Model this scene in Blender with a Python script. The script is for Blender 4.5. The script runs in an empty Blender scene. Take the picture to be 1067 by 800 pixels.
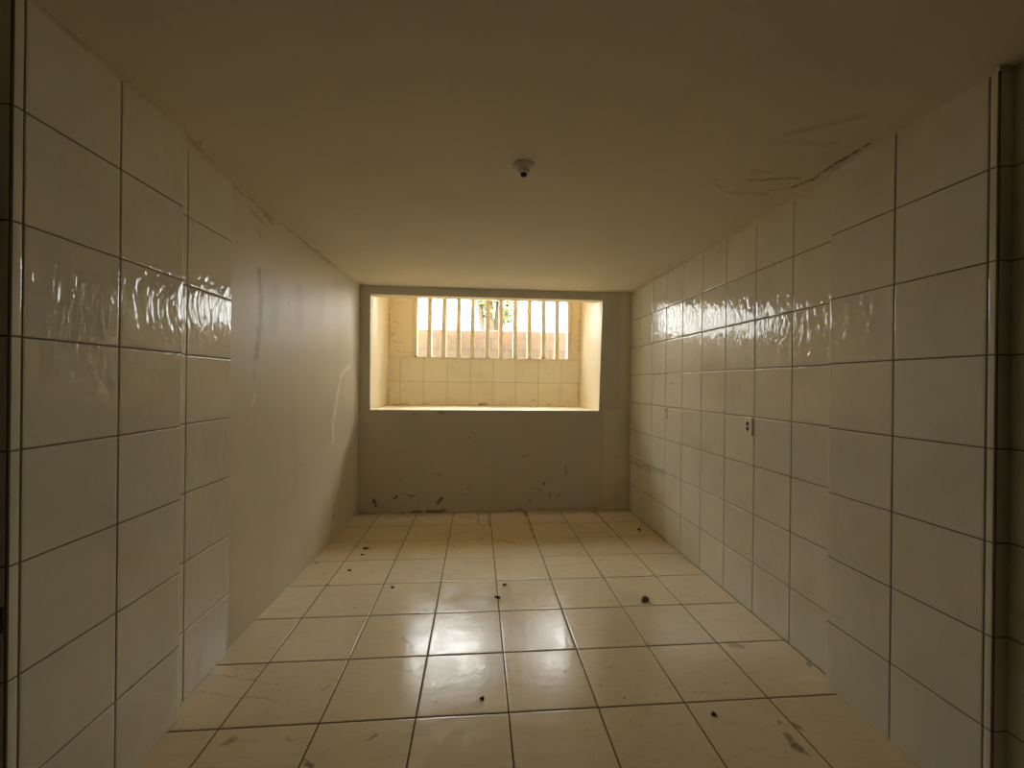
import bpy, bmesh, math, random
from mathutils import Vector, Matrix

random.seed(7)
sc = bpy.context.scene
col = sc.collection

# ------------------------------------------------------------------ camera, world, light, exposure
S = 0.43            # one floor tile is 43 cm; lengths below are in floor tiles unless they say metres
H = 3.5874          # camera height in tiles
def W(x, y, z):     # tile units measured from the camera -> metres, floor at 0
    return Vector((x * S, y * S, (z + H) * S))

cam_d = bpy.data.cameras.new('camera')
cam = bpy.data.objects.new('camera', cam_d)
col.objects.link(cam)
cam_d.sensor_fit = 'HORIZONTAL'
cam_d.sensor_width = 36.0
cam_d.lens = 36.0 * 425.72 / 1067.0
cam_d.clip_start = 0.02
R_ = Vector((0.9964134, -0.0838794, 0.0111631))
D_ = Vector((0.0110898, -0.0013391, -0.9999376))
F_ = Vector((0.0838891, 0.9964750, -0.0004041))
cam.matrix_world = Matrix(((R_.x, -D_.x, -F_.x, 0), (R_.y, -D_.y, -F_.y, 0), (R_.z, -D_.z, -F_.z, H * S), (0, 0, 0, 1)))
sc.camera = cam

SKY = 8.5           # brightness at the horizon; an overcast sky is about three times brighter overhead
world = bpy.data.worlds.new('sky')
sc.world = world
world.use_nodes = True
bg = world.node_tree.nodes['Background']
bg.inputs['Color'].default_value = (0.94, 0.985, 0.98, 1)
wt = world.node_tree
_g = wt.nodes.new('ShaderNodeTexCoord'); _s = wt.nodes.new('ShaderNodeSeparateXYZ'); _m = wt.nodes.new('ShaderNodeMapRange')
wt.links.new(_g.outputs['Generated'], _s.inputs[0]); wt.links.new(_s.outputs['Z'], _m.inputs[0])
_m.inputs[1].default_value = 0.0; _m.inputs[2].default_value = 1.0
_m.inputs[3].default_value = SKY; _m.inputs[4].default_value = SKY * 3.2
wt.links.new(_m.outputs[0], bg.inputs['Strength'])

def portal(name, loc, rot, sx, sy):     # guides sampling of the sky, gives off no light itself
    d = bpy.data.lights.new(name, 'AREA')
    d.shape = 'RECTANGLE'; d.size = sx; d.size_y = sy
    d.cycles.is_portal = True
    o = bpy.data.objects.new(name, d)
    o.location = loc; o.rotation_euler = rot
    col.objects.link(o)
portal('alcove_portal', W(0.3, 11.885, 3.45), (0, 0, 0), 7.4 * S, 0.2 * S)  # over the added slit in the alcove ceiling
portal('window_portal', W(0.53, 14.2, 1.9), (math.radians(-90), 0, 0), 5.5 * S, 2.1 * S)

vs = sc.view_settings
sc.display_settings.display_device = 'sRGB'
vs.view_transform = 'Standard'; vs.look = 'None'; vs.gamma = 1; vs.exposure = 0.22
vs.use_curve_mapping = False
sc.cycles.max_bounces = 16; sc.cycles.diffuse_bounces = 12; sc.cycles.glossy_bounces = 6
sc.cycles.use_denoising = True
sc.cycles.sample_clamp_indirect = 6.0
sc.cycles.caustics_reflective = True

# ------------------------------------------------------------------ stains: ((x,y,z) from, to, radius in tiles, strength; negative = pale)
STAINS_FLOOR = [
    ((0.015, 4.969, 0.0), (0.026, 4.525, 0.0), 0.0112, 0.8625),
    ((0.026, 4.525, 0.0), (0.052, 4.447, 0.0), 0.0112, 0.8625),
    ((0.052, 4.447, 0.0), (0.145, 4.442, 0.0), 0.0112, 0.8625),
    ((0.145, 4.442, 0.0), (0.138, 5.001, 0.0), 0.0112, 0.8625),
    ((1.426, 4.94, -0.0), (1.438, 4.516, 0.0), 0.0144, 0.92),
    ((1.438, 4.516, 0.0), (1.455, 4.271, 0.0), 0.0144, 0.92),
    ((1.581, 4.932, 0.0), (1.58, 4.575, 0.0), 0.008, 0.69),
    ((1.58, 4.575, 0.0), (1.528, 4.296, 0.0), 0.008, 0.69),
    ((0.576, 4.905, 0.0), (0.593, 4.76, 0.0), 0.048, 0.805),
    ((0.599, 4.624, 0.0), (0.578, 4.072, 0.0), 0.0192, 0.575),
    ((0.227, 4.016, 0.0), (0.372, 3.935, 0.0), 0.032, 0.4025),
    ((0.039, 4.051, 0.0), (0.158, 4.2, 0.0), 0.0192, 0.345),
    ((-0.444, 2.52, 0.0), (-0.383, 2.46, 0.0), 0.0192, 0.5175),
    ((-0.383, 2.46, 0.0), (-0.353, 2.372, 0.0), 0.0192, 0.5175),
    ((-0.359, 2.216, 0.0), (-0.296, 2.234, 0.0), 0.016, 0.4025),
    ((-0.296, 2.234, 0.0), (-0.29, 2.271, 0.0), 0.016, 0.4025),
    ((-0.246, 2.604, -0.0), (-0.217, 2.543, 0.0), 0.0192, 0.575),
    ((-0.173, 2.589, 0.0), (-0.148, 2.578, 0.0), 0.016, 0.46),
    ((1.387, 1.698, 0.0), (1.378, 1.66, 0.0), 0.0352, 0.805),
    ((1.378, 1.66, 0.0), (1.387, 1.618, -0.0), 0.0352, 0.805),
    ((1.402, 1.77, 0.0), (1.402, 1.77, 0.0), 0.0192, 0.575),
    ((1.456, 1.744, 0.0), (1.462, 1.723, 0.0), 0.0192, 0.69),
    ((1.53, 2.315, 0.0), (1.576, 2.294, -0.0), 0.04, 0.575),
    ((-1.034, 1.847, 0.0), (-1.051, 1.838, 0.0), 0.032, 0.575),
    ((-0.456, 1.805, 0.0), (-0.43, 1.833, 0.0), 0.0128, 0.69),
    ((-0.759, 2.12, 0.0), (-0.735, 2.145, 0.0), 0.0144, 0.46),
    ((1.734, 2.016, 0.0), (1.813, 2.032, 0.0), 0.032, -0.5),
    ((1.863, 2.141, -0.0), (1.86, 2.118, 0.0), 0.024, 0.575),
    ((0.11, 2.047, 0.0), (0.121, 2.073, 0.0), 0.0192, -0.5),
    ((-0.802, 1.844, -0.0), (-0.778, 1.833, 0.0), 0.0192, 0.2875),
    ((-0.647, 1.704, 0.0), (-0.679, 1.735, 0.0), 0.016, 0.92),
    ((-1.514, 2.295, 0.0), (-0.997, 2.176, 0.0), 0.0096, 0.4025),
    ((-1.488, 2.368, 0.0), (-1.087, 2.266, 0.0), 0.008, 0.345),
    ((-1.396, 2.152, 0.0), (-0.896, 2.055, 0.0), 0.0096, 0.345),
    ((1.067, 1.981, 0.0), (1.23, 1.957, 0.0), 0.008, 0.345),
    ((-0.527, 3.488, 0.0), (-0.195, 3.297, 0.0), 0.0128, 0.23),
    ((0.644, 3.419, 0.0), (1.033, 3.471, 0.0), 0.0128, 0.23),
    ((-0.179, 4.764, 0.0), (-0.045, 4.69, 0.0), 0.032, 0.4025),
    ((-0.639, 4.927, 0.0), (-0.298, 4.911, 0.0), 0.048, 0.46),
    ((0.728, 4.825, 0.0), (1.196, 4.838, 0.0), 0.032, 0.345),
    ((-1.043, 4.74, 0.0), (-0.73, 4.791, 0.0), 0.032, 0.345),
    ((0.332, 2.14, 0.0), (0.332, 2.14, 0.0), 0.0128, 0.92),
    ((0.486, 2.159, 0.0), (0.486, 2.159, 0.0), 0.0128, 0.805),
    ((0.742, 1.963, 0.0), (0.742, 1.963, 0.0), 0.0144, 0.92),
    ((-0.183, 1.994, -0.0), (-0.183, 1.994, -0.0), 0.0128, 0.69),
    ((0.644, 2.057, 0.0), (0.644, 2.057, 0.0), 0.0128, 0.575),
    ((-0.384, 2.778, 0.0), (-0.384, 2.778, 0.0), 0.0144, 0.92),
    ((-0.821, 2.873, 0.0), (-0.821, 2.873, 0.0), 0.0144, 0.805),
    ((1.116, 4.377, 0.0), (1.116, 4.377, 0.0), 0.032, 0.805),
    ((-1.127, 3.204, 0.0), (-1.127, 3.204, 0.0), 0.0288, 0.92),
    ((-1.208, 3.391, 0.0), (-1.208, 3.391, 0.0), 0.0192, 0.805),
    ((-1.355, 3.601, 0.0), (-1.355, 3.601, 0.0), 0.032, 0.69),
    ((-0.215, 3.898, 0.0), (-0.215, 3.898, 0.0), 0.0192, 0.69),
]
STAINS_BACK = [
    ((-1.199, 4.923, 0.145), (-1.184, 4.923, 0.089), 0.0403, 0.95),
    ((-0.964, 4.923, 0.171), (-0.931, 4.923, 0.193), 0.0287, 0.95),
    ((-0.82, 4.923, 0.22), (-0.78, 4.923, 0.202), 0.0172, 0.805),
    ((-0.78, 4.923, 0.202), (-0.73, 4.923, 0.196), 0.0172, 0.805),
    ((-0.673, 4.923, 0.138), (-0.673, 4.923, 0.138), 0.0184, 0.805),
    ((-0.459, 4.923, 0.113), (-0.414, 4.923, 0.158), 0.0368, 0.95),
    ((-0.392, 4.923, 0.192), (-0.392, 4.923, 0.192), 0.0161, 0.69),
    ((-0.582, 4.923, 0.012), (-0.379, 4.923, 0.02), 0.0322, 0.95),
    ((-0.773, 4.923, 0.003), (-0.638, 4.923, 0.013), 0.0207, 0.92),
    ((-0.973, 4.923, -0.011), (-0.862, 4.923, -0.001), 0.0207, 0.69),
    ((-0.125, 4.923, 0.212), (-0.125, 4.923, 0.212), 0.0196, 0.95),
    ((-0.519, 4.923, 0.462), (-0.417, 4.923, 0.45), 0.0138, 0.575),
    ((-0.092, 4.923, 0.891), (-0.046, 4.923, 0.844), 0.0207, 0.69),
    ((-0.403, 4.923, 1.182), (-0.448, 4.923, 1.194), 0.023, 0.805),
    ((1.089, 4.923, 0.55), (1.083, 4.923, 0.45), 0.0115, 0.95),
    ((0.833, 4.923, 0.353), (0.815, 4.923, 0.318), 0.0172, 0.805),
    ((0.893, 4.923, 0.212), (0.9, 4.923, 0.177), 0.0184, 0.805),
    ((0.977, 4.923, 0.164), (1.018, 4.923, 0.199), 0.0138, 0.69),
    ((0.612, 4.923, 0.116), (0.653, 4.923, 0.127), 0.0161, 0.805),
    ((0.663, 4.923, 0.276), (0.663, 4.923, 0.276), 0.0149, 0.805),
    ((0.763, 4.923, 0.272), (0.763, 4.923, 0.272), 0.0138, 0.575),
    ((0.759, 4.923, 0.61), (0.759, 4.923, 0.61), 0.0138, 0.46),
    ((-0.763, 4.923, 1.164), (-0.696, 4.923, 1.187), 0.0138, 0.46),
    ((0.32, 4.923, 1.18), (0.354, 4.923, 1.192), 0.0161, 0.575),
    ((-0.911, 4.923, 0.414), (-0.888, 4.923, 0.391), 0.023, 0.2875),
    ((-0.108, 4.923, 0.281), (-0.074, 4.923, 0.292), 0.0345, 0.2875),
    ((0.559, 4.923, 0.669), (0.617, 4.923, 0.681), 0.023, 0.345),
    ((1.252, 4.923, 0.078), (1.252, 4.923, 0.078), 0.023, 0.46),
    ((0.402, 4.923, 0.02), (0.566, 4.923, 0.029), 0.0138, 0.69),
    ((-1.359, 4.923, 0.012), (-0.862, 4.923, -0.018), 0.0138, 0.69),
    ((0.742, 4.923, 0.027), (1.517, 4.923, 0.027), 0.0115, 0.46),
    ((0.445, 4.923, 0.38), (0.467, 4.923, 0.472), 0.0115, 0.345),
]
STAINS_LEFT = [
    ((-1.409, 2.758, 2.246), (-1.409, 2.784, 2.072), 0.0517, 0.483),
    ((-1.409, 2.784, 2.072), (-1.409, 2.766, 1.845), 0.0517, 0.483),
    ((-1.409, 2.766, 1.845), (-1.409, 2.735, 1.695), 0.0517, 0.483),
    ((-1.41, 2.724, 1.694), (-1.41, 2.706, 1.523), 0.0161, 0.2875),
    ((-1.391, 4.565, 1.719), (-1.393, 4.303, 1.595), 0.0575, -0.8),
    ((-1.393, 4.303, 1.595), (-1.394, 4.199, 1.354), 0.0575, -0.8),
    ((-1.394, 4.199, 1.354), (-1.395, 4.1, 1.149), 0.0575, -0.8),
    ((-1.395, 4.1, 1.149), (-1.395, 4.106, 0.961), 0.0575, -0.8),
    ((-1.41, 2.723, 1.45), (-1.41, 2.697, 1.397), 0.0345, -0.7),
    ((-1.395, 4.154, 0.236), (-1.395, 4.129, 0.188), 0.0345, 0.805),
    ((-1.395, 4.118, 0.135), (-1.395, 4.106, 0.102), 0.0253, 0.69),
    ((-1.412, 2.485, 2.653), (-1.41, 2.662, 2.666), 0.0138, 0.575),
    ((-1.41, 2.662, 2.666), (-1.409, 2.808, 2.656), 0.0138, 0.575),
    ((-1.409, 2.808, 2.656), (-1.405, 3.14, 2.668), 0.0138, 0.575),
    ((-1.405, 3.14, 2.668), (-1.402, 3.435, 2.656), 0.0138, 0.575),
    ((-1.402, 3.435, 2.656), (-1.396, 4.005, 2.659), 0.0138, 0.575),
    ((-1.409, 2.82, 2.642), (-1.408, 2.919, 2.631), 0.023, 0.69),
    ((-1.403, 3.398, 2.705), (-1.403, 3.398, 2.705), 0.0207, 0.805),
    ((-1.407, 2.968, 2.157), (-1.407, 2.959, 1.955), 0.115, 0.207),
    ((-1.403, 3.323, 2.273), (-1.403, 3.346, 2.014), 0.138, 0.184),
    ((-1.399, 3.781, 2.337), (-1.399, 3.766, 2.12), 0.138, 0.1495),
    ((-1.406, 3.087, 2.398), (-1.406, 3.087, 2.398), 0.0103, 0.92),
    ((-1.405, 3.167, 2.119), (-1.405, 3.167, 2.119), 0.0115, 0.92),
    ((-1.411, 2.629, 1.964), (-1.411, 2.629, 1.964), 0.0103, 0.805),
    ((-1.403, 3.357, 2.266), (-1.403, 3.357, 2.266), 0.0138, 0.69),
    ((-1.4, 3.697, 2.284), (-1.4, 3.697, 2.284), 0.0138, 0.575),
    ((-1.407, 2.963, 1.783), (-1.407, 2.963, 1.783), 0.0103, 0.805),
    ((-1.403, 3.4, 0.877), (-1.403, 3.4, 0.877), 0.0138, 0.69),
    ((-1.409, 2.821, 0.856), (-1.409, 2.821, 0.856), 0.0115, 0.69),
    ((-1.41, 2.663, 2.595), (-1.409, 2.809, 2.581), 0.0345, 0.345),
    ((-1.409, 2.753, 2.51), (-1.409, 2.777, 2.456), 0.0345, 0.23),
]
STAINS_CEILING = [
    ((1.469, 2.135, 2.682), (1.746, 2.095, 2.682), 0.0161, 0.575),
    ((1.44, 2.047, 2.682), (1.528, 2.057, 2.682), 0.023, 0.23),
    ((1.293, 2.154, 2.682), (1.293, 2.154, 2.682), 0.0161, 0.69),
    ((1.346, 2.214, 2.682), (1.381, 2.233, 2.682), 0.0138, 0.4025),
    ((1.46, 2.284, 2.682), (1.697, 2.282, 2.682), 0.023, 0.23),
    ((1.672, 2.249, 2.682), (1.725, 2.225, 2.682), 0.0092, 0.575),
    ((1.725, 2.225, 2.682), (1.779, 2.19, 2.682), 0.0092, 0.575),
    ((1.779, 2.19, 2.682), (1.82, 2.077, 2.682), 0.0161, 0.95),
    ((1.82, 2.077, 2.682), (1.807, 1.932, 2.682), 0.0161, 0.95),
    ((1.807, 1.932, 2.682), (1.816, 1.772, 2.682), 0.0161, 0.95),
    ((-1.349, 1.683, 2.682), (-1.349, 1.683, 2.682), 0.0161, 0.92),
    ((-1.344, 2.091, 2.682), (-1.344, 2.091, 2.682), 0.0138, 0.805),
    ((-1.352, 1.987, 2.682), (-1.429, 2.478, 2.682), 0.0115, 0.4025),
    ((-0.826, 2.867, 2.682), (-0.826, 2.867, 2.682), 0.0161, 0.69),
    ((-1.358, 1.432, 2.682), (-1.358, 1.684, 2.682), 0.0115, 0.23),
    ((1.379, 1.735, 2.682), (1.597, 1.581, 2.682), 0.046, 0.1725),
    ((1.357, 1.797, 2.682), (1.655, 1.781, 2.682), 0.0345, 0.138),
]
STAINS_RIGHT = [
    ((1.884, 4.851, 0.607), (1.884, 4.449, 0.619), 0.0575, 0.322),
    ((1.884, 4.449, 0.619), (1.884, 3.976, 0.668), 0.0575, 0.322),
    ((1.884, 4.321, 1.558), (1.884, 4.296, 1.547), 0.0138, 0.69),
    ((1.884, 3.894, 1.554), (1.884, 3.795, 1.568), 0.0115, 0.575),
    ((1.884, 3.293, 1.05), (1.884, 3.293, 1.05), 0.0115, 0.23),
    ((1.884, 1.951, 0.454), (1.884, 1.94, 0.47), 0.0092, 0.805),
    ((1.884, 4.553, 0.454), (1.884, 4.553, 0.454), 0.0575, 0.115),
]
STAINS_ALCOVE = [
    ((-1.264, 5.934, 2.585), (-1.254, 5.934, 2.271), 0.0138, 0.6325),
    ((-1.254, 5.934, 2.271), (-1.265, 5.934, 1.998), 0.0138, 0.6325),
    ((-1.227, 5.934, 2.203), (-1.2, 5.934, 2.245), 0.023, 0.575),
    ((-1.175, 5.934, 2.409), (-1.122, 5.934, 2.383), 0.0161, 0.4025),
    ((-1.271, 5.934, 2.584), (-1.005, 5.934, 2.742), 0.008, 0.345),
    ((-1.213, 5.934, 2.135), (-1.092, 5.934, 2.111), 0.0138, 0.345),
    ((-1.158, 5.934, 1.986), (-0.956, 5.934, 1.962), 0.0115, 0.4025),
    ((1.485, 5.934, 2.544), (1.485, 5.934, 2.26), 0.0115, 0.805),
    ((1.485, 5.934, 2.26), (1.483, 5.934, 2.033), 0.0115, 0.805),
    ((1.496, 5.934, 2.799), (1.492, 5.934, 2.544), 0.0092, 0.805),
    ((-1.245, 5.934, 1.453), (-1.257, 5.934, 1.248), 0.0172, 0.46),
    ((-1.044, 5.934, 1.441), (-1.044, 5.934, 1.441), 0.0172, 0.575),
    ((0.036, 5.934, 1.243), (0.133, 5.934, 1.244), 0.023, 0.92),
    ((0.763, 5.934, 1.332), (0.876, 5.934, 1.291), 0.0115, 0.46),
    ((1.019, 5.934, 1.25), (1.076, 5.934, 1.25), 0.0172, 0.805),
    ((1.304, 5.934, 1.294), (1.304, 5.934, 1.294), 0.023, 0.46),
    ((-0.786, 5.934, 1.237), (-0.705, 5.934, 1.252), 0.0172, 0.69),
    ((1.042, 5.934, 1.701), (1.042, 5.934, 1.701), 0.0138, 0.575),
    ((-0.273, 5.934, 1.739), (-0.246, 5.934, 1.795), 0.0115, 0.345),
    ((-1.256, 5.934, 1.221), (-0.988, 5.934, 1.236), 0.0138, 0.69),
    ((1.474, 5.934, 1.551), (1.492, 5.934, 1.253), 0.0172, 0.575),
]
STAINS_SILL = [
    ((-1.212, 4.855, 1.222), (-1.223, 5.226, 1.222), 0.023, 0.69),
    ((-1.211, 5.435, 1.222), (-0.991, 5.571, 1.222), 0.023, 0.575),
    ((-0.338, 5.317, 1.222), (0.033, 5.355, 1.222), 0.023, 0.46),
    ((0.542, 5.407, 1.222), (0.804, 5.434, 1.222), 0.023, 0.46),
    ((0.964, 5.243, 1.222), (1.392, 5.088, 1.222), 0.0207, 0.575),
    ((1.414, 5.034, 1.222), (1.466, 5.001, 1.222), 0.0172, 0.805),
]

# ------------------------------------------------------------------ node helpers
class NT:
    def __init__(self, name):
        self.m = bpy.data.materials.new(name); self.m.use_nodes = True
        self.t = self.m.node_tree; self.b = self.t.nodes['Principled BSDF']
    def n(self, typ, **kw):
        nd = self.t.nodes.new(typ)
        for k, v in kw.items(): setattr(nd, k, v)
        return nd
    def put(self, sock, v):
        if hasattr(v, 'is_output') or isinstance(v, bpy.types.NodeSocket): self.t.links.new(v, sock)
        elif isinstance(v, (tuple, list)) and len(v) == 3 and sock.type == 'RGBA': sock.default_value = (*v, 1)
        else: sock.default_value = v
    def math(self, op, a, b=0.0, c=None, clamp=False):
        nd = self.n('ShaderNodeMath', operation=op, use_clamp=clamp)
        self.put(nd.inputs[0], a); self.put(nd.inputs[1], b)
        if c is not None: self.put(nd.inputs[2], c)
        return nd.outputs[0]
    def vm(self, op, a, b=(0, 0, 0), out=0):
        nd = self.n('ShaderNodeVectorMath', operation=op)
        self.put(nd.inputs[0], a); self.put(nd.inputs[1], b)
        return nd.outputs['Value'] if op in ('DOT_PRODUCT', 'DISTANCE', 'LENGTH') else nd.outputs[0]
    def scale(self, v, s):
        nd = self.n('ShaderNodeVectorMath', operation='SCALE')
        self.put(nd.inputs[0], v); self.put(nd.inputs['Scale'], s)
        return nd.outputs[0]
    def ramp(self, v, a, b, lo=0.0, hi=1.0):
        nd = self.n('ShaderNodeMapRange', interpolation_type='SMOOTHSTEP')
        self.put(nd.inputs[0], v); self.put(nd.inputs[1], a); self.put(nd.inputs[2], b)
        nd.inputs[3].default_value = lo; nd.inputs[4].default_value = hi
        return nd.outputs[0]
    def mix(self, f, a, b):
        nd = self.n('ShaderNodeMix', data_type='RGBA')
        self.put(nd.inputs[0], f); self.put(nd.inputs[6], a); self.put(nd.inputs[7], b)
        return nd.outputs[2]
    def noise(self, vec, scale, detail=3.0, rough=0.55, out='Fac'):
        nd = self.n('ShaderNodeTexNoise')
        self.put(nd.inputs['Vector'], vec); nd.inputs['Scale'].default_value = scale
        nd.inputs['Detail'].default_value = detail; nd.inputs['Roughness'].default_value = rough
        return nd.outputs[out]
    def pos(self):
        return self.n('ShaderNodeTexCoord').outputs['Object']
    def mapped(self, vec, sc3):
        return self.vm('MULTIPLY', vec, sc3)
    def stains(self, colr, P, lst, dark, pale):
        nz = self.noise(P, 45.0, 3.0, 0.6, 'Color')
        Q = self.vm('ADD', P, self.scale(self.vm('SUBTRACT', nz, (0.5, 0.5, 0.5)), 0.022))
        Q = self.vm('ADD', Q, self.scale(self.vm('SUBTRACT', self.noise(P, 13.0, 2.0, 0.5, 'Color'), (0.5, 0.5, 0.5)), 0.05))
        brk = self.ramp(self.noise(P, 70.0, 3.0), 0.25, 0.6, 0.45, 1.0)
        masks = {1: None, -1: None}
        for a, b, r, s in lst:
            a = Vector(a); b = Vector(b); r = r * S
            d = b - a
            if d.length < 1e-5:
                dist = self.vm('DISTANCE', Q, tuple(a))
            else:
                pa = self.vm('SUBTRACT', Q, tuple(a))
                h = self.math('ADD', self.vm('DOT_PRODUCT', pa, tuple(d / d.length_squared)), 0.0, clamp=True)
                dist = self.vm('DISTANCE', pa, self.scale(tuple(d), h))
            f = self.ramp(dist, r * 0.3, r * 1.9 + 0.002, abs(s), 0.0)
            k = 1 if s > 0 else -1
            masks[k] = f if masks[k] is None else self.math('MAXIMUM', masks[k], f)
        for k, c in ((-1, pale), (1, dark)):
            if masks[k] is not None:
                colr = self.mix(self.math('MULTIPLY', masks[k], brk), colr, c)
        return colr
    def bump(self, hgt, dist, strength=1.0, normal=None):
        nd = self.n('ShaderNodeBump')
        nd.inputs['Strength'].default_value = strength; nd.inputs['Distance'].default_value = dist
        self.put(nd.inputs['Height'], hgt)
        if normal is not None: self.put(nd.inputs['Normal'], normal)
        return nd.outputs[0]
    def out(self, color=None, rough=None, normal=None, spec=None, metal=None):
        if color is not None: self.put(self.b.inputs['Base Color'], color)
        if rough is not None: self.put(self.b.inputs['Roughness'], rough)
        if normal is not None: self.put(self.b.inputs['Normal'], normal)
        if spec is not None: self.b.inputs['Specular IOR Level'].default_value = spec
        if metal is not None: self.b.inputs['Metallic'].default_value = metal
        return self.m

def simple(name, c, rough=0.5, metal=0.0, var=0.06, scale=30.0):
    t = NT(name); P = t.pos()
    n = t.noise(P, scale)
    c2 = tuple(max(0, x * (1 - 2 * var)) for x in c)
    return t.out(t.mix(n, c, c2), rough, metal=metal)

def tile_material(name, base, waves, rough, stain=None, wave_dist=0.0016, vary=0.05, glaze=True, grime=False):
    t = NT(name); P = t.pos()
    isl = t.n('ShaderNodeNewGeometry').outputs['Random Per Island']
    c = t.mix(isl, base, tuple(x * (1 - vary) for x in base))
    c = t.mix(t.ramp(t.noise(P, 2.2, 4.0), 0.42, 0.72, 0.0, 0.30), c, (base[0] * .74, base[1] * .70, base[2] * .58))
    c = t.mix(t.ramp(t.noise(P, 14.0, 5.0), 0.55, 0.78, 0.0, 0.15), c, (base[0] * .6, base[1] * .55, base[2] * .45))
    if grime:
        c = t.mix(t.ramp(t.noise(t.mapped(P, (9, 30, 9)), 1.0, 6.0, 0.65), 0.52, 0.72, 0.0, 0.28), c, (base[0] * .55, base[1] * .46, base[2] * .33))
        c = t.mix(t.ramp(t.noise(P, 55.0, 2.0), 0.70, 0.76, 0.0, 0.55), c, (0.2, 0.13, 0.07))
    if stain: c = t.stains(c, P, stain, (0.16, 0.105, 0.05), (0.8, 0.78, 0.72))
    off = t.vm('ADD', t.mapped(P, waves), t.scale((37.0, 11.0, 23.0), isl))
    w = t.noise(off, 1.0, 1.5, 0.45)
    w.node.inputs['Distortion'].default_value = 1.2
    fine = t.noise(P, 160.0, 1.0)
    nrm = t.bump(w, wave_dist)
    r = t.ramp(t.noise(P, 6.0, 4.0), 0.35, 0.7, rough, rough * 1.6 + 0.01)
    if glaze:                         # clear wavy glaze over a flat body
        t.b.inputs['Coat Weight'].default_value = 1.0; t.b.inputs['Coat IOR'].default_value = 1.5
        t.put(t.b.inputs['Coat Roughness'], r); t.put(t.b.inputs['Coat Normal'], nrm)
        return t.out(c, 0.6, t.bump(fine, 0.00006), 0.0)
    return t.out(c, r, nrm, 0.5)

def paint_material(name, base, rough, stain=None, dark=(0.09, 0.06, 0.03), pale=(0.75, 0.72, 0.62), blotch=0.18, bump=0.0006, streak=None):
    t = NT(name); P = t.pos()
    c = t.mix(t.ramp(t.noise(P, 1.7, 5.0), 0.4, 0.72, 0.0, blotch), base, (base[0] * .78, base[1] * .72, base[2] * .58))
    c = t.mix(t.ramp(t.noise(P, 22.0, 5.0), 0.58, 0.8, 0.0, 0.14), c, (base[0] * .6, base[1] * .54, base[2] * .42))
    if streak: c = t.mix(t.ramp(t.noise(t.mapped(P, streak), 1.0, 4.0), 0.5, 0.75, 0.0, 0.16), c, (base[0] * .72, base[1] * .62, base[2] * .42))
    if stain: c = t.stains(c, P, stain, dark, pale)
    h = t.math('ADD', t.noise(P, 60.0, 3.0), t.math('MULTIPLY', t.noise(P, 7.0, 2.0), 2.0))
    return t.out(c, rough, t.bump(h, bump))

M = {}
M['grout'] = simple('dark_grout', (0.21, 0.155, 0.085), 0.9, scale=60)
M['floor_grout'] = simple('floor_grout', (0.13, 0.088, 0.04), 0.9, scale=60)
M['wall_tile'] = tile_material('white_glazed_tile', (0.80, 0.78, 0.68), (20, 20, 8), 0.015, STAINS_RIGHT, 0.0044)
M['alcove_tile'] = tile_material('alcove_tile', (0.86, 0.785, 0.62), (34, 34, 13), 0.12, STAINS_ALCOVE)
M['floor_tile'] = tile_material('beige_floor_tile', (0.80, 0.67, 0.455), (16, 16, 16), 0.15, STAINS_FLOOR, 0.0008, grime=True)
M['ceiling'] = paint_material('ceiling_paint', (0.77, 0.715, 0.595), 0.7, STAINS_CEILING)
M['left_paint'] = paint_material('left_wall_paint', (0.69, 0.64, 0.52), 0.45, STAINS_LEFT, dark=(0.17, 0.13, 0.07), pale=(0.93, 0.90, 0.82), streak=(5, 5, 0.8))
M['back_paint'] = paint_material('grey_wall_paint', (0.67, 0.645, 0.59), 0.5, STAINS_BACK, dark=(0.06, 0.04, 0.02))
M['alcove_paint'] = paint_material('cream_gloss_paint', (0.84, 0.745, 0.54), 0.45, STAINS_ALCOVE + STAINS_SILL, dark=(0.17, 0.10, 0.04), blotch=0.12)
GRIME = [((x * S, AY_ * S, (0.872 + H) * S), (x2 * S, AY_ * S, (0.868 + H) * S), r, s) for AY_, x, x2, r, s in (
    (13.83, -2.05, -1.75, .045, .85), (13.83, -1.7, -1.2, .022, .6), (13.83, -1.2, -0.3, .018, .5), (13.83, -0.2, 0.9, .018, .5),
    (13.83, 1.0, 1.7, .022, .6), (13.83, 1.75, 2.0, .03, .7), (13.83, 2.2, 2.55, .035, .8), (13.83, 2.6, 3.0, .025, .7))]
M['bar'] = paint_material('white_bar_paint', (0.78, 0.70, 0.55), 0.6, GRIME, blotch=0.3)
M['mortar'] = simple('mortar', (0.52, 0.47, 0.37), 0.85)
M['plastic'] = simple('aged_white_plastic', (0.86, 0.84, 0.76), 0.3, var=0.03)
M['cream_plastic'] = simple('cream_plastic', (0.66, 0.60, 0.48), 0.35, var=0.03)
M['black'] = simple('black_plastic', (0.012, 0.010, 0.008), 0.5)
M['steel'] = simple('tarnished_steel', (0.16, 0.15, 0.14), 0.45, metal=0.8)
M['mud'] = simple('dry_mud', (0.075, 0.048, 0.026), 0.95, scale=120, var=0.25)
M['soil'] = simple('bare_soil', (0.35, 0.25, 0.16), 0.95, scale=4, var=0.2)
M['bark'] = simple('bark', (0.10, 0.075, 0.035), 0.9, scale=14, var=0.3)
M['leaf'] = simple('leaf', (0.12, 0.14, 0.02), 0.5, scale=2.0, var=0.25)
M['leaf_dark'] = simple('hedge_leaf', (0.055, 0.10, 0.018), 0.5, scale=2.0, var=0.25)

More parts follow.
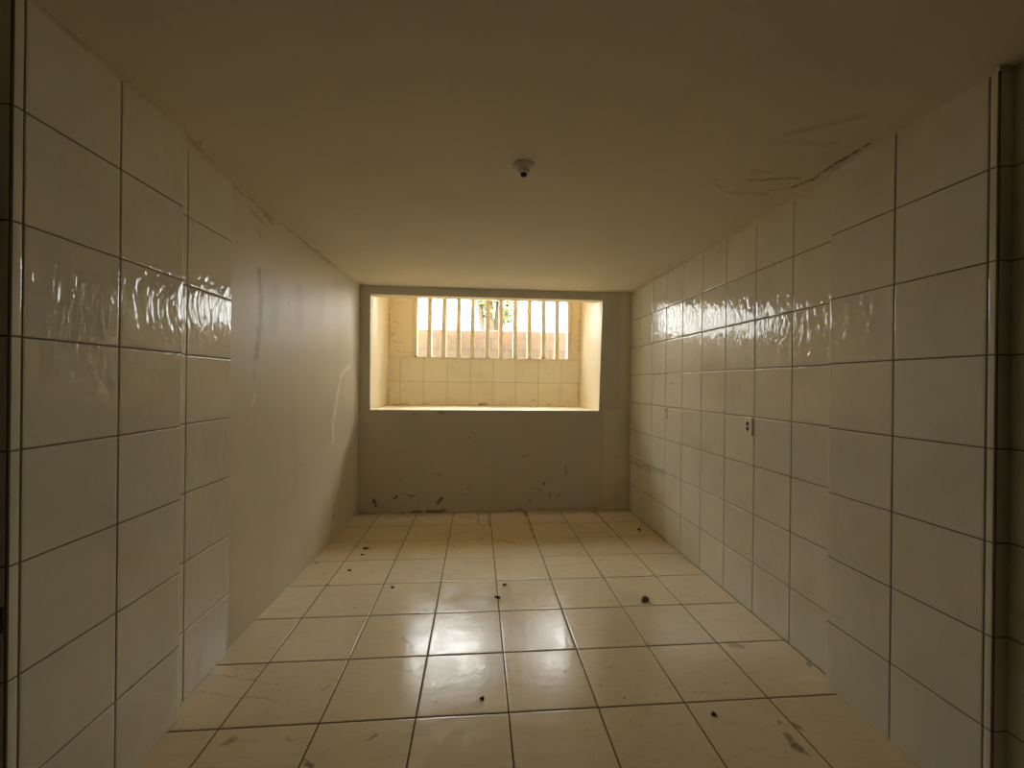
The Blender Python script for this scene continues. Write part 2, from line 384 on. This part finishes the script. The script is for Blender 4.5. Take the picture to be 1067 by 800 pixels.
# ------------------------------------------------------------------ mesh helpers
def link(name, bm, mats, parent=None, smooth=False):
    me = bpy.data.meshes.new(name)
    bm.normal_update(); bm.to_mesh(me); bm.free()
    for m in (mats if isinstance(mats, (list, tuple)) else [mats]): me.materials.append(m)
    if smooth:
        for p in me.polygons: p.use_smooth = True
    o = bpy.data.objects.new(name, me); col.objects.link(o)
    if parent is not None: o.parent = parent
    return o
def structure(name, bm, mats, parent=None):
    o = link(name, bm, mats, parent)
    if parent is None: o['kind'] = 'structure'
    return o
def tag(o, label, cat, group=None):
    o['label'] = label; o['category'] = cat
    if group: o['group'] = group
    return o
def empty(name, loc, label, cat, group=None):
    o = bpy.data.objects.new(name, None); o.location = loc; o.empty_display_size = 0.05
    col.objects.link(o); return tag(o, label, cat, group)

def prism(bm, poly, z0, z1):            # footprint in tile units, counter-clockwise
    lo = [bm.verts.new(W(x, y, z0)) for x, y in poly]
    hi = [bm.verts.new(W(x, y, z1)) for x, y in poly]
    n = len(poly)
    bm.faces.new(list(reversed(lo))); bm.faces.new(hi)
    for i in range(n):
        j = (i + 1) % n
        bm.faces.new((lo[i], lo[j], hi[j], hi[i]))
def box(bm, x0, x1, y0, y1, z0, z1): prism(bm, [(x0, y0), (x1, y0), (x1, y1), (x0, y1)], z0, z1)
def mbox(bm, c, d, bev=0.0, rot=None):   # a box in metres, with optional bevel
    r = bmesh.ops.create_cube(bm, size=1.0)
    vs_ = r['verts']
    bmesh.ops.scale(bm, vec=d, verts=vs_)
    if bev:
        es = list({e for v in vs_ for e in v.link_edges})
        rb = bmesh.ops.bevel(bm, geom=es, offset=bev, segments=3, profile=0.5, affect='EDGES')
        vs_ = list({v for f in rb['faces'] for v in f.verts} | {v for v in vs_ if v.is_valid})
    if rot is not None: bmesh.ops.rotate(bm, cent=(0, 0, 0), matrix=rot, verts=vs_)
    bmesh.ops.translate(bm, vec=c, verts=vs_)
    return vs_

RNG = random.Random(11)
def tile_field(name, o, u, v, us, vs_, gap, parent, tile_mat, grout_mat, depth=0.0022, tilt=0.0012, skip_edge=True):
    """Tiles set on a grout bed: o is the corner (metres), u and v unit vectors, us / vs_ the joint lines in metres along them."""
    o = Vector(o); u = Vector(u).normalized(); v = Vector(v).normalized(); n = u.cross(v)
    bm = bmesh.new()
    ua, ub, va, vb = us[0], us[-1], vs_[0], vs_[-1]
    f = bm.faces.new([bm.verts.new(o + u * a + v * b) for a, b in ((ua, va), (ub, va), (ub, vb), (ua, vb))])
    f.material_index = 1
    for i in range(len(us) - 1):
        for j in range(len(vs_) - 1):
            g = gap / 2
            a0 = us[i] + (g if i > 0 else 0.0003); a1 = us[i + 1] - (g if i < len(us) - 2 else 0.0003)
            b0 = vs_[j] + (g if j > 0 else 0.0003); b1 = vs_[j + 1] - (g if j < len(vs_) - 2 else 0.0003)
            if a1 - a0 < 0.012 or b1 - b0 < 0.012: continue
            tu = RNG.uniform(-tilt, tilt); tv = RNG.uniform(-tilt, tilt)
            ca, cb = (a0 + a1) / 2, (b0 + b1) / 2
            rings = []
            for ins, hh in ((0, -0.0005), (0, 0.30 * depth), (0.0008, 0.60 * depth), (0.0025, 0.80 * depth), (0.005, 0.93 * depth), (0.009, depth)):
                ring = []
                for a, b in ((a0 + ins, b0 + ins), (a1 - ins, b0 + ins), (a1 - ins, b1 - ins), (a0 + ins, b1 - ins)):
                    lift = hh + (tu * (a - ca) + tv * (b - cb) if hh > 0 else 0) + (0.0006 if hh > 0 else 0)
                    ring.append(bm.verts.new(o + u * a + v * b + n * lift))
                rings.append(ring)
            for q in range(len(rings) - 1):
                for k in range(4):
                    bm.faces.new((rings[q][k], rings[q][(k + 1) % 4], rings[q + 1][(k + 1) % 4], rings[q + 1][k]))
            bm.faces.new(rings[-1])
    return link(name, bm, [tile_mat, grout_mat], parent)

def lines(lo, hi, grid):
    return [lo] + [g for g in sorted(grid) if lo + 0.004 < g < hi - 0.004] + [hi]

ZR = [(0.283 + 0.772 * k + H) * S for k in range(-4, 4)]          # wall joint heights in metres
ZTOP = (2.60 + H) * S
X0, Y0 = 0.379, 4.445                                              # floor joint offsets

# ------------------------------------------------------------------ room shell
CEIL = 2.65
FLOOR = -H
bm = bmesh.new(); box(bm, -3.9, 5.0, 1.6, 14.2, FLOOR - 0.3, FLOOR - 0.012)
floor = structure('floor', bm, M['mortar'])
fx = [(X0 + k) * S for k in range(-6, 8)]; fy = [(Y0 + k) * S for k in range(-8, 9)]
tile_field('floor_tiles', (0, 0, -0.0028), (1, 0, 0), (0, 1, 0), lines(-3.36 * S, 4.48 * S, fx), lines(1.6 * S, 11.47 * S, fy),
           0.0072, floor, M['floor_tile'], M['floor_grout'], 0.0018, 0.0006)

bm = bmesh.new(); box(bm, -3.9, 5.0, 1.6, 11.60, CEIL, CEIL + 0.35)
structure('ceiling', bm, M['ceiling'])

bm = bmesh.new()
prism(bm, [(-3.9, 11.5), (-3.9, 1.6), (-3.235, 1.6), (-3.235, 3.0), (-3.117, 3.0), (-3.117, 4.59), (-3.245, 4.59), (-3.245, 5.665),
           (-3.285, 5.665), (-3.225, 11.5)], FLOOR, CEIL)
wl = structure('wall_left', bm, M['left_paint'])
bm = bmesh.new()
prism(bm, [(5.0, 1.6), (5.0, 11.5), (4.388, 11.5), (4.388, 4.58), (4.228, 4.58), (4.228, 3.0), (4.362, 3.0), (4.362, 1.6)], FLOOR, CEIL)
wr = structure('wall_right', bm, M['left_paint'])

def yline(lst): return [y * S for y in lst]
# right wall faces -X: u = -Y, v = Z gives n = -X
def clad_right(name, X, y0, y1, grid):
    us = lines(-y1 * S, -y0 * S, [-g * S for g in grid])
    tile_field(name, (X * S, 0, 0), (0, -1, 0), (0, 0, 1), us, lines(0.0, ZTOP, ZR), 0.0055, wr, M['wall_tile'], M['grout'])
def clad_left(name, X, y0, y1, grid):
    us = lines(y0 * S, y1 * S, [g * S for g in grid])
    tile_field(name, (X * S, 0, 0), (0, 1, 0), (0, 0, 1), us, lines(0.0, ZTOP, ZR), 0.0055, wl, M['wall_tile'], M['grout'])
clad_right('tile_cladding', 4.387, 4.58, 11.448, [5.367, 6.137, 6.908, 7.685, 8.45, 9.21, 9.977, 10.75])
clad_right('tile_cladding', 4.227, 3.0, 4.585, [3.058, 3.825])
clad_right('tile_cladding', 4.361, 1.6, 2.998, [2.22])
tile_field('tile_cladding', (0, 3.0 * S - 0.0004, 0), (1, 0, 0), (0, 0, 1), lines(4.222 * S, 4.36 * S, []), lines(0.0, ZTOP, ZR), 0.0055, wr, M['wall_tile'], M['grout'])
clad_left('tile_cladding', -3.116, 3.0, 4.592, [3.07, 3.83])
clad_left('tile_cladding', -3.244, 4.59, 5.668, [4.845])
clad_left('tile_cladding', -3.234, 1.6, 2.998, [2.22])
tile_field('tile_cladding', (0, 3.0 * S - 0.0004, 0), (1, 0, 0), (0, 0, 1), lines(-3.234 * S, -3.112 * S, []), lines(0.0, ZTOP, ZR), 0.0055, wl, M['wall_tile'], M['grout'])

# unseen room behind the camera, made wide and dark to soak up light
M['rear_light_sink'] = paint_material('light_sink_brown', (0.10, 0.075, 0.05), 0.8)
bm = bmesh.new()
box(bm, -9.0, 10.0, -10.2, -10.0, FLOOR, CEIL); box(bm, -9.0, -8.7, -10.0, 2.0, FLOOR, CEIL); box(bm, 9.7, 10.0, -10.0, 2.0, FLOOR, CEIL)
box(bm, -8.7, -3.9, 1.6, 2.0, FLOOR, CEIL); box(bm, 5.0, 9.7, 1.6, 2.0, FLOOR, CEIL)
structure('wall_rear', bm, M['rear_light_sink'])
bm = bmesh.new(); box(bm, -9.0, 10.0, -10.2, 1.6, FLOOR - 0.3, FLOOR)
structure('floor_rear', bm, M['rear_light_sink'])
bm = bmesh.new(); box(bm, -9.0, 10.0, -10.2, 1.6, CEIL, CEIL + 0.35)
structure('ceiling_rear', bm, M['rear_light_sink'])
# dirty open joints down the two jamb corners
for par, x in ((wr, 4.2275), (wl, -3.1165)):
    bm = bmesh.new(); box(bm, x - .006, x + .006, 2.992, 3.006, FLOOR, 2.6)
    link('corner_joint', bm, M['floor_grout'], par)

def holed_wall(name, y0, y1, outer, hole_front, hole_back, mats, inner_idx=1):
    """A wall across Y with a four-cornered hole; outer = x0,x1,z0,z1; holes = BL, BR, TR, TL as (x, z). Faces inside the hole take material 1."""
    bm = bmesh.new(); x0, x1, z0, z1 = outer
    oc = [(x0, z0), (x1, z0), (x1, z1), (x0, z1)]
    fo = [bm.verts.new(W(x, y0, z)) for x, z in oc]; fi = [bm.verts.new(W(x, y0, z)) for x, z in hole_front]
    bo = [bm.verts.new(W(x, y1, z)) for x, z in oc]; bi = [bm.verts.new(W(x, y1, z)) for x, z in hole_back]
    for k in range(4):
        j = (k + 1) % 4
        bm.faces.new((fo[k], fo[j], fi[j], fi[k]))
        f2 = bm.faces.new((bo[j], bo[k], bi[k], bi[j])); f2.material_index = inner_idx
        bm.faces.new((fo[j], fo[k], bo[k], bo[j]))
        f = bm.faces.new((fi[k], fi[j], bi[j], bi[k])); f.material_index = inner_idx
    return structure(name, bm, mats)
hf = [(-2.923, -0.752), (3.469, -0.748), (3.545, 2.414), (-2.944, 2.404)]
hb = [(-2.926, -0.752), (3.466, -0.748), (3.541, 2.414), (-2.946, 2.404)]
wb = holed_wall('wall_back', 11.45, 11.80, (-3.9, 5.0, FLOOR, 3.3), hf, hb, [M['back_paint'], M['alcove_paint']])
XB = [(3.629, 4.386)]
zl = [z for z in ZR if z < (-0.72 + H) * S]
tile_field('tile_cladding', (0, 11.45 * S + 0.0012, 0), (1, 0, 0), (0, 0, 1), lines(3.629 * S, 4.386 * S, []), lines(0.0, (-0.716 + H) * S, ZR), 0.0035, wb, M['wall_tile'], M['grout'])
tile_field('tile_cladding', (0, 11.45 * S + 0.0012, 0), (1, 0, 0), (0, 0, 1), lines(4.06 * S, 4.386 * S, []), lines((-0.716 + H) * S, ZTOP, ZR), 0.0035, wb, M['wall_tile'], M['grout'])

# alcove behind the opening
AY = 13.8
bm = bmesh.new(); prism(bm, [(-3.9, 14.1), (-3.9, 11.8), (-2.95, 11.8), (-2.95, 14.1)], -1.2, 3.3)
structure('wall_alcove_left', bm, M['alcove_paint'])
bm = bmesh.new()
lo = [bm.verts.new(W(x, y, -1.2)) for x, y in ((3.46, 11.8), (5.0, 11.8), (5.0, 14.1), (3.44, 14.1))]
hi = [bm.verts.new(W(x, y, 3.3)) for x, y in ((3.565, 11.8), (5.0, 11.8), (5.0, 14.1), (3.55, 14.1))]
bm.faces.new(list(reversed(lo))); bm.faces.new(hi)
for i in range(4): bm.faces.new((lo[i], lo[(i + 1) % 4], hi[(i + 1) % 4], hi[i]))
structure('wall_alcove_right', bm, M['alcove_paint'])
bm = bmesh.new(); box(bm, -3.2, 3.9, 11.79, 14.1, -1.2, -0.752)
structure('floor_alcove', bm, M['alcove_paint'])
WX0, WX1, WZ0, WZ1 = -2.17, 3.22, 0.87, 2.87
hw = [(WX0, WZ0), (WX1, WZ0), (WX1, WZ1), (WX0, WZ1)]
wa = holed_wall('wall_alcove_back', AY, 14.15, (-3.9, 5.0, -1.2, 3.4), hw, hw, [M['alcove_paint'], M['alcove_paint']])
tile_field('tile_cladding', (0, AY * S - 0.001, 0), (1, 0, 0), (0, 0, 1), lines(-2.95 * S, 3.56 * S, [(-2.555 + .769 * k) * S for k in range(9)]),
           lines((-0.75 + H) * S, (0.815 + H) * S, [(0.045 + H) * S]), 0.0032, wa, M['alcove_tile'], M['grout'])
bm = bmesh.new(); mbox(bm, W(0.28, AY + 0.10, 0.8425), (6.5 * S, 0.27 * S, 0.055 * S), 0.004)
link('sill', bm, M['bar'], wa)

# window of the alcove: a grille of concrete bars
win = empty('window_grille', W((WX0 + WX1) / 2, 13.93, WZ0), 'white painted concrete bar grille standing in the alcove window opening', 'window grille')
win.matrix_world = Matrix.Translation(W((WX0 + WX1) / 2, 13.93, WZ0))
def rel(o, p):
    o.parent = p; o.matrix_parent_inverse = Matrix.Translation(-p.location)
bars = [-1.625 + 0.4815 * k for k in range(10)]
for k, x in enumerate(bars):
    bm = bmesh.new()
    vv = mbox(bm, W(x + RNG.uniform(-.01, .01), 13.93, (WZ0 + WZ1) / 2), (0.145 * S, 0.2 * S, (WZ1 - WZ0) * S), 0.006, Matrix.Rotation(RNG.uniform(-.006, .006), 3, 'Y'))
    rel(link('bar', bm, M['bar']), win)
for x, w_ in ((-2.095, 0.145), (3.14, 0.15)):
    bm = bmesh.new(); mbox(bm, W(x, 13.93, (WZ0 + WZ1) / 2), (w_ * S, 0.22 * S, (WZ1 - WZ0) * S), 0.005)
    rel(link('jamb', bm, M['bar']), win)

bm = bmesh.new(); box(bm, -3.9, 5.0, 11.97, 14.4, 2.95, 3.25)  # front left open: unseen slit added so sky brightens the bars and tiles
structure('ceiling_alcove', bm, M['alcove_paint'])

# ------------------------------------------------------------------ outside the window
bm = bmesh.new(); box(bm, -40, 40, 14.4, 90, 0.0, 0.3)
structure('ground', bm, M['soil'])
t = NT('rough_block'); P = t.pos()
br = t.n('ShaderNodeTexBrick')
t.put(br.inputs['Vector'], t.vm('ADD', t.vm('MULTIPLY', P, (1, 0, 0)), t.scale(t.vm('MULTIPLY', t.n('ShaderNodeCombineXYZ').outputs[0], (0, 0, 0)), 0)))
sx = t.n('ShaderNodeSeparateXYZ'); t.put(sx.inputs[0], P)
cx = t.n('ShaderNodeCombineXYZ'); t.put(cx.inputs[0], sx.outputs[0]); t.put(cx.inputs[1], sx.outputs[2])
t.put(br.inputs['Vector'], cx.outputs[0])
br.inputs['Scale'].default_value = 1.0
br.inputs['Brick Width'].default_value = 0.215; br.inputs['Row Height'].default_value = 0.19; br.inputs['Mortar Size'].default_value = 0.012
t.put(br.inputs['Color1'], (0.145, 0.11, 0.074)); t.put(br.inputs['Color2'], (0.155, 0.117, 0.08)); t.put(br.inputs['Mortar'], (0.105, 0.078, 0.052))
patch = t.math('MULTIPLY', t.ramp(t.noise(P, 3.0, 4.0), 0.40, 0.56), t.ramp(sx.outputs[2], (1.45 + H) * S, (1.62 + H) * S))
c_ = t.mix(patch, br.outputs['Color'], (0.17, 0.10, 0.055))
c_ = t.mix(t.ramp(t.noise(t.mapped(P, (14, 14, 3)), 1.0, 4.0), 0.45, 0.7, 0, 0.45), c_, (0.12, 0.088, 0.06))
c_ = t.mix(t.ramp(t.noise(P, 16.0, 4.0), 0.5, 0.7, 0, 0.5), c_, (0.12, 0.085, 0.055))
M['block'] = t.out(c_, 0.9, t.bump(t.noise(P, 30.0, 4.0), 0.006))
bm = bmesh.new()
mbox(bm, W(1.2, 15.75, 1.15), (13.0 * S, 0.5 * S, 1.72 * S), 0.012)
gw = link('garden_wall', bm, M['block'])
tag(gw, 'low rough block wall with orange brick patches outside the barred window', 'wall')

def tube(bm, pts, radii, seg=10):
    rings = []
    for i, p in enumerate(pts):
        p = Vector(p); d = (Vector(pts[min(i + 1, len(pts) - 1)]) - Vector(pts[max(i - 1, 0)])).normalized()
        a = d.cross(Vector((0.3, 1, 0.1))).normalized(); b = d.cross(a)
        rings.append([bm.verts.new(p + (a * math.cos(t_) + b * math.sin(t_)) * radii[i]) for t_ in [2 * math.pi * k / seg for k in range(seg)]])
    for r0, r1 in zip(rings[:-1], rings[1:]):
        for k in range(seg): bm.faces.new((r0[k], r0[(k + 1) % seg], r1[(k + 1) % seg], r1[k]))
    bm.faces.new(list(reversed(rings[0]))); bm.faces.new(rings[-1])
def leaves(bm, c, r, n, size, rng):
    for _ in range(n):
        d = Vector((rng.gauss(0, 1), rng.gauss(0, 1), rng.gauss(0, 1))).normalized() * (rng.random() ** 0.4)
        p = Vector(c) + Vector((d.x * r[0], d.y * r[1], d.z * r[2]))
        a = Vector((rng.gauss(0, 1), rng.gauss(0, 1), rng.gauss(0, 1))).normalized()
        b = a.orthogonal().normalized(); L = size * rng.uniform(.6, 1.3)
        q = a.cross(b)
        vs4 = [p - a * L, p - a * L * .2 + b * L * .38 + q * L * .08, p + a * L, p - a * L * .2 - b * L * .38 + q * L * .08]
        bm.faces.new([bm.verts.new(v_) for v_ in vs4])
def tree(loc, trunks, crown, n, size, label, seed, group='trees outside the window'):
    rng = random.Random(seed)
    e = empty('tree', loc, label, 'tree', group)
    e.matrix_world = Matrix.Translation(loc)
    bm = bmesh.new()
    for pts, rad in trunks: tube(bm, pts, rad)
    rel(link('trunk', bm, M['bark'], None, True), e)
    bm = bmesh.new()
    for c, r, k in crown: leaves(bm, c, r, int(n * k), size, rng)
    rel(link('foliage', bm, M['leaf']), e)
g0 = 0.3
TY = 24
tree(W(0.55, TY, g0), [([W(0.2, TY, g0), W(0.3, TY, 2.5), W(0.14, TY, 4.2), W(-0.05, TY, 6.2), W(-0.3, TY, 8)], [.06, .06, .075, .08, .05]),
                      ([W(0.85, TY, g0), W(0.88, TY, 2.6), W(0.72, TY, 4), W(0.62, TY, 6), W(0.7, TY, 8)], [.075, .075, .07, .06, .05]),
                      ([W(0.95, TY + .3, g0), W(1.0, TY + .3, 2.6), W(1.12, TY + .3, 4), W(1.3, TY + .3, 6), W(1.5, TY, 8)], [.085, .085, .08, .06, .05])],
     [(W(0.75, TY, 6.3), (1.3 * S, 1.0 * S, 1.6 * S), 1.0), (W(2.3, TY, 8.2), (2.0 * S, 1.2 * S, 1.9 * S), 1.3), (W(1.75, TY, 4.1), (.42 * S, .5 * S, 1.2 * S), .16), (W(0.5, TY, 4.4), (.5 * S, .4 * S, .8 * S), .10)],
     900, 0.10, 'forked yellowish tree seen through the middle bars of the window', 3)
def bush(x, y, r, n, label, seed):
    rng = random.Random(seed)
    e = empty('bush', W(x, y, g0), label, 'bush', 'bushes beyond the garden wall')
    e.matrix_world = Matrix.Translation(W(x, y, g0))
    bm = bmesh.new()
    for k in range(4): tube(bm, [W(x, y, g0), W(x + rng.uniform(-.4, .4), y, g0 + 1.2), W(x + rng.uniform(-.7, .7), y + rng.uniform(-.3, .3), g0 + 2.2)], [.02, .014, .008], 6)
    rel(link('stem', bm, M['bark'], None, True), e)
    bm = bmesh.new(); leaves(bm, W(x, y, g0 + 1.4), (r * S, .6 * S, 1.4 * S), n, 0.07, rng)
    rel(link('foliage', bm, M['leaf_dark']), e)
bush(2.0, 20.5, 1.0, 260, 'leafy green bush just above the garden wall, right behind the tree', 5)
bush(3.9, 21.0, 1.0, 240, 'leafy green bush above the garden wall at the rightmost gaps of the window bars', 6)

# ------------------------------------------------------------------ ceiling rose
lp = W(0.53, 4.93, CEIL)
rose = empty('ceiling_rose', lp, 'round white plastic lamp rose on the ceiling with an empty dark socket', 'lamp holder')
rose.matrix_world = Matrix.Translation(lp)
def lathe(bm, c, prof, seg=40):
    rings = [[bm.verts.new(Vector(c) + Vector((r * math.cos(2 * math.pi * k / seg), r * math.sin(2 * math.pi * k / seg), z))) for k in range(seg)] for r, z in prof]
    for a, b in zip(rings[:-1], rings[1:]):
        for k in range(seg): bm.faces.new((a[k], b[k], b[(k + 1) % seg], a[(k + 1) % seg]))
    bm.faces.new(rings[0]); bm.faces.new(list(reversed(rings[-1])))
bm = bmesh.new(); lathe(bm, lp, [(.058, 0), (.059, -.004), (.058, -.008), (.053, -.013), (.045, -.018), (.036, -.024), (.034, -.025)])
rel(link('base', bm, M['plastic'], None, True), rose)
bm = bmesh.new(); lathe(bm, lp, [(.031, -.024), (.030, -.034), (.027, -.041), (.0205, -.044), (.020, -.044)])
rel(link('socket_collar', bm, M['plastic'], None, True), rose)
bm = bmesh.new(); lathe(bm, lp, [(.017, -.042), (.0165, -.050), (.014, -.056), (.006, -.058)])
rel(link('lamp_socket', bm, M['black'], None, True), rose)

# ------------------------------------------------------------------ wall outlets (right wall, facing -X)
FX = 4.387 * S - 0.0028
def plate(name, y, z, d, th, mat, label):
    p = Vector((FX, y * S, (z + H) * S))
    e = empty(name, p, label, 'outlet', None); e.matrix_world = Matrix.Translation(p)
    bm = bmesh.new(); mbox(bm, p + Vector((-th / 2, 0, 0)), (th, d[0], d[1]), 0.003)
    rel(link('cover_plate', bm, mat), e)
    return e, p
def disc(bm, p, r, th, seg=24):     # round insert facing -X
    ring0 = [bm.verts.new(p + Vector((0, r * math.cos(2 * math.pi * k / seg), r * math.sin(2 * math.pi * k / seg)))) for k in range(seg)]
    ring1 = [bm.verts.new(v_.co + Vector((-th, 0, 0))) for v_ in ring0]
    for k in range(seg): bm.faces.new((ring0[k], ring1[k], ring1[(k + 1) % seg], ring0[(k + 1) % seg]))
    bm.faces.new(ring1); bm.faces.new(list(reversed(ring0)))
th = 0.010
e, p = plate('power_outlet', 6.255, -0.642, (0.078, 0.120), th, M['plastic'], 'white outlet plate with two black sockets on the right tiled wall')
for dz in (0.0165, -0.0165):
    bm = bmesh.new(); c = p + Vector((-th + 0.0005, 0.004, dz))
    disc(bm, c, 0.0145, 0.0018)
    sgn = 1 if dz > 0 else -1
    mbox(bm, c + Vector((-0.0008, 0, sgn * 0.017)), (0.002, 0.006, 0.008))
    rel(link('socket', bm, M['black']), e)
for dz in (0.049, -0.049):
    bm = bmesh.new(); disc(bm, p + Vector((-th + .0004, 0, dz)), 0.003, 0.001, 12)
    rel(link('screw', bm, M['steel']), e)
th = 0.008
e, p = plate('blank_outlet', 9.16, -0.628, (0.072, 0.118), th, M['cream_plastic'], 'small cream plate with one black hole on the right wall nearer the window')
bm = bmesh.new(); disc(bm, p + Vector((-th + .0005, 0.006, 0.022)), 0.012, 0.0015)
rel(link('socket_hole', bm, M['black']), e)
bm = bmesh.new(); disc(bm, p + Vector((-th + .0004, 0.006, -0.03)), 0.0045, 0.001, 12)
rel(link('screw', bm, M['steel']), e)

# latch keeper on the left door jamb (faces the camera)
kp = Vector((-3.165 * S, 3.0 * S - 0.0035, (-1.61 + H) * S))
e = empty('latch_keeper', kp, 'dark steel latch keeper set in the left door jamb', 'latch'); e.matrix_world = Matrix.Translation(kp)
bm = bmesh.new(); mbox(bm, kp + Vector((0, -.001, 0)), (0.030, 0.003, 0.075), 0.0008)
rel(link('plate', bm, M['steel']), e)
bm = bmesh.new(); mbox(bm, kp + Vector((0, -.003, 0.014)), (0.018, 0.002, 0.018), 0.0004); mbox(bm, kp + Vector((0, -.003, -0.016)), (0.018, 0.002, 0.022), 0.0004)
rel(link('latch_slot', bm, M['black']), e)

# ------------------------------------------------------------------ dirt clods on the floor
CLODS = [(1.205, 2.832, .023, 'largest dark mud clod, right of centre on the floor tiles'),
         (-1.014, 3.875, .020, 'flat dark crumb near the left back corner of the floor'),
         (-1.014, 3.740, .011, 'tiny crumb just in front of the flat crumb by the left back corner'),
         (-0.620, 3.133, .012, 'small dark pellet on the third floor column from the left wall'),
         (0.220, 3.123, .013, 'small dark pellet just right of the central floor joint'),
         (0.164, 2.943, .013, 'small dark pellet lying on the central floor joint'),
         (1.731, 4.219, .017, 'dark crumb near the back end of the right wall'),
         (0.042, 2.002, .009, 'dark pellet in front of the bright window reflection on the floor'),
         (1.117, 1.825, .010, 'dark pellet on the nearest floor tiles to the right'),
         (-1.026, 3.437, .012, 'lone crumb on the second floor column by the painted left wall')]
for i, (x, y, r, lab) in enumerate(CLODS):
    rg = random.Random(100 + i)
    bm = bmesh.new(); bmesh.ops.create_icosphere(bm, subdivisions=3, radius=1.0)
    lob = [(Vector((rg.gauss(0, 1), rg.gauss(0, 1), rg.gauss(0, .6))).normalized(), rg.uniform(.3, .9)) for _ in range(5)]
    for v_ in bm.verts:
        k = 0.72 + sum(a * max(0, v_.co.dot(d)) ** 6 for d, a in lob) + rg.uniform(-.05, .05)
        v_.co = v_.co * k
        v_.co.z *= 0.5; v_.co.x *= 1.15
    zmin = min(v_.co.z for v_ in bm.verts)
    for v_ in bm.verts: v_.co = Vector((x + v_.co.x * r, y + v_.co.y * r, (v_.co.z - zmin) * r - 0.0008))
    tag(link('dirt_clod', bm, M['mud'], None, True), lab, 'dirt clod', 'dirt clods on the floor')
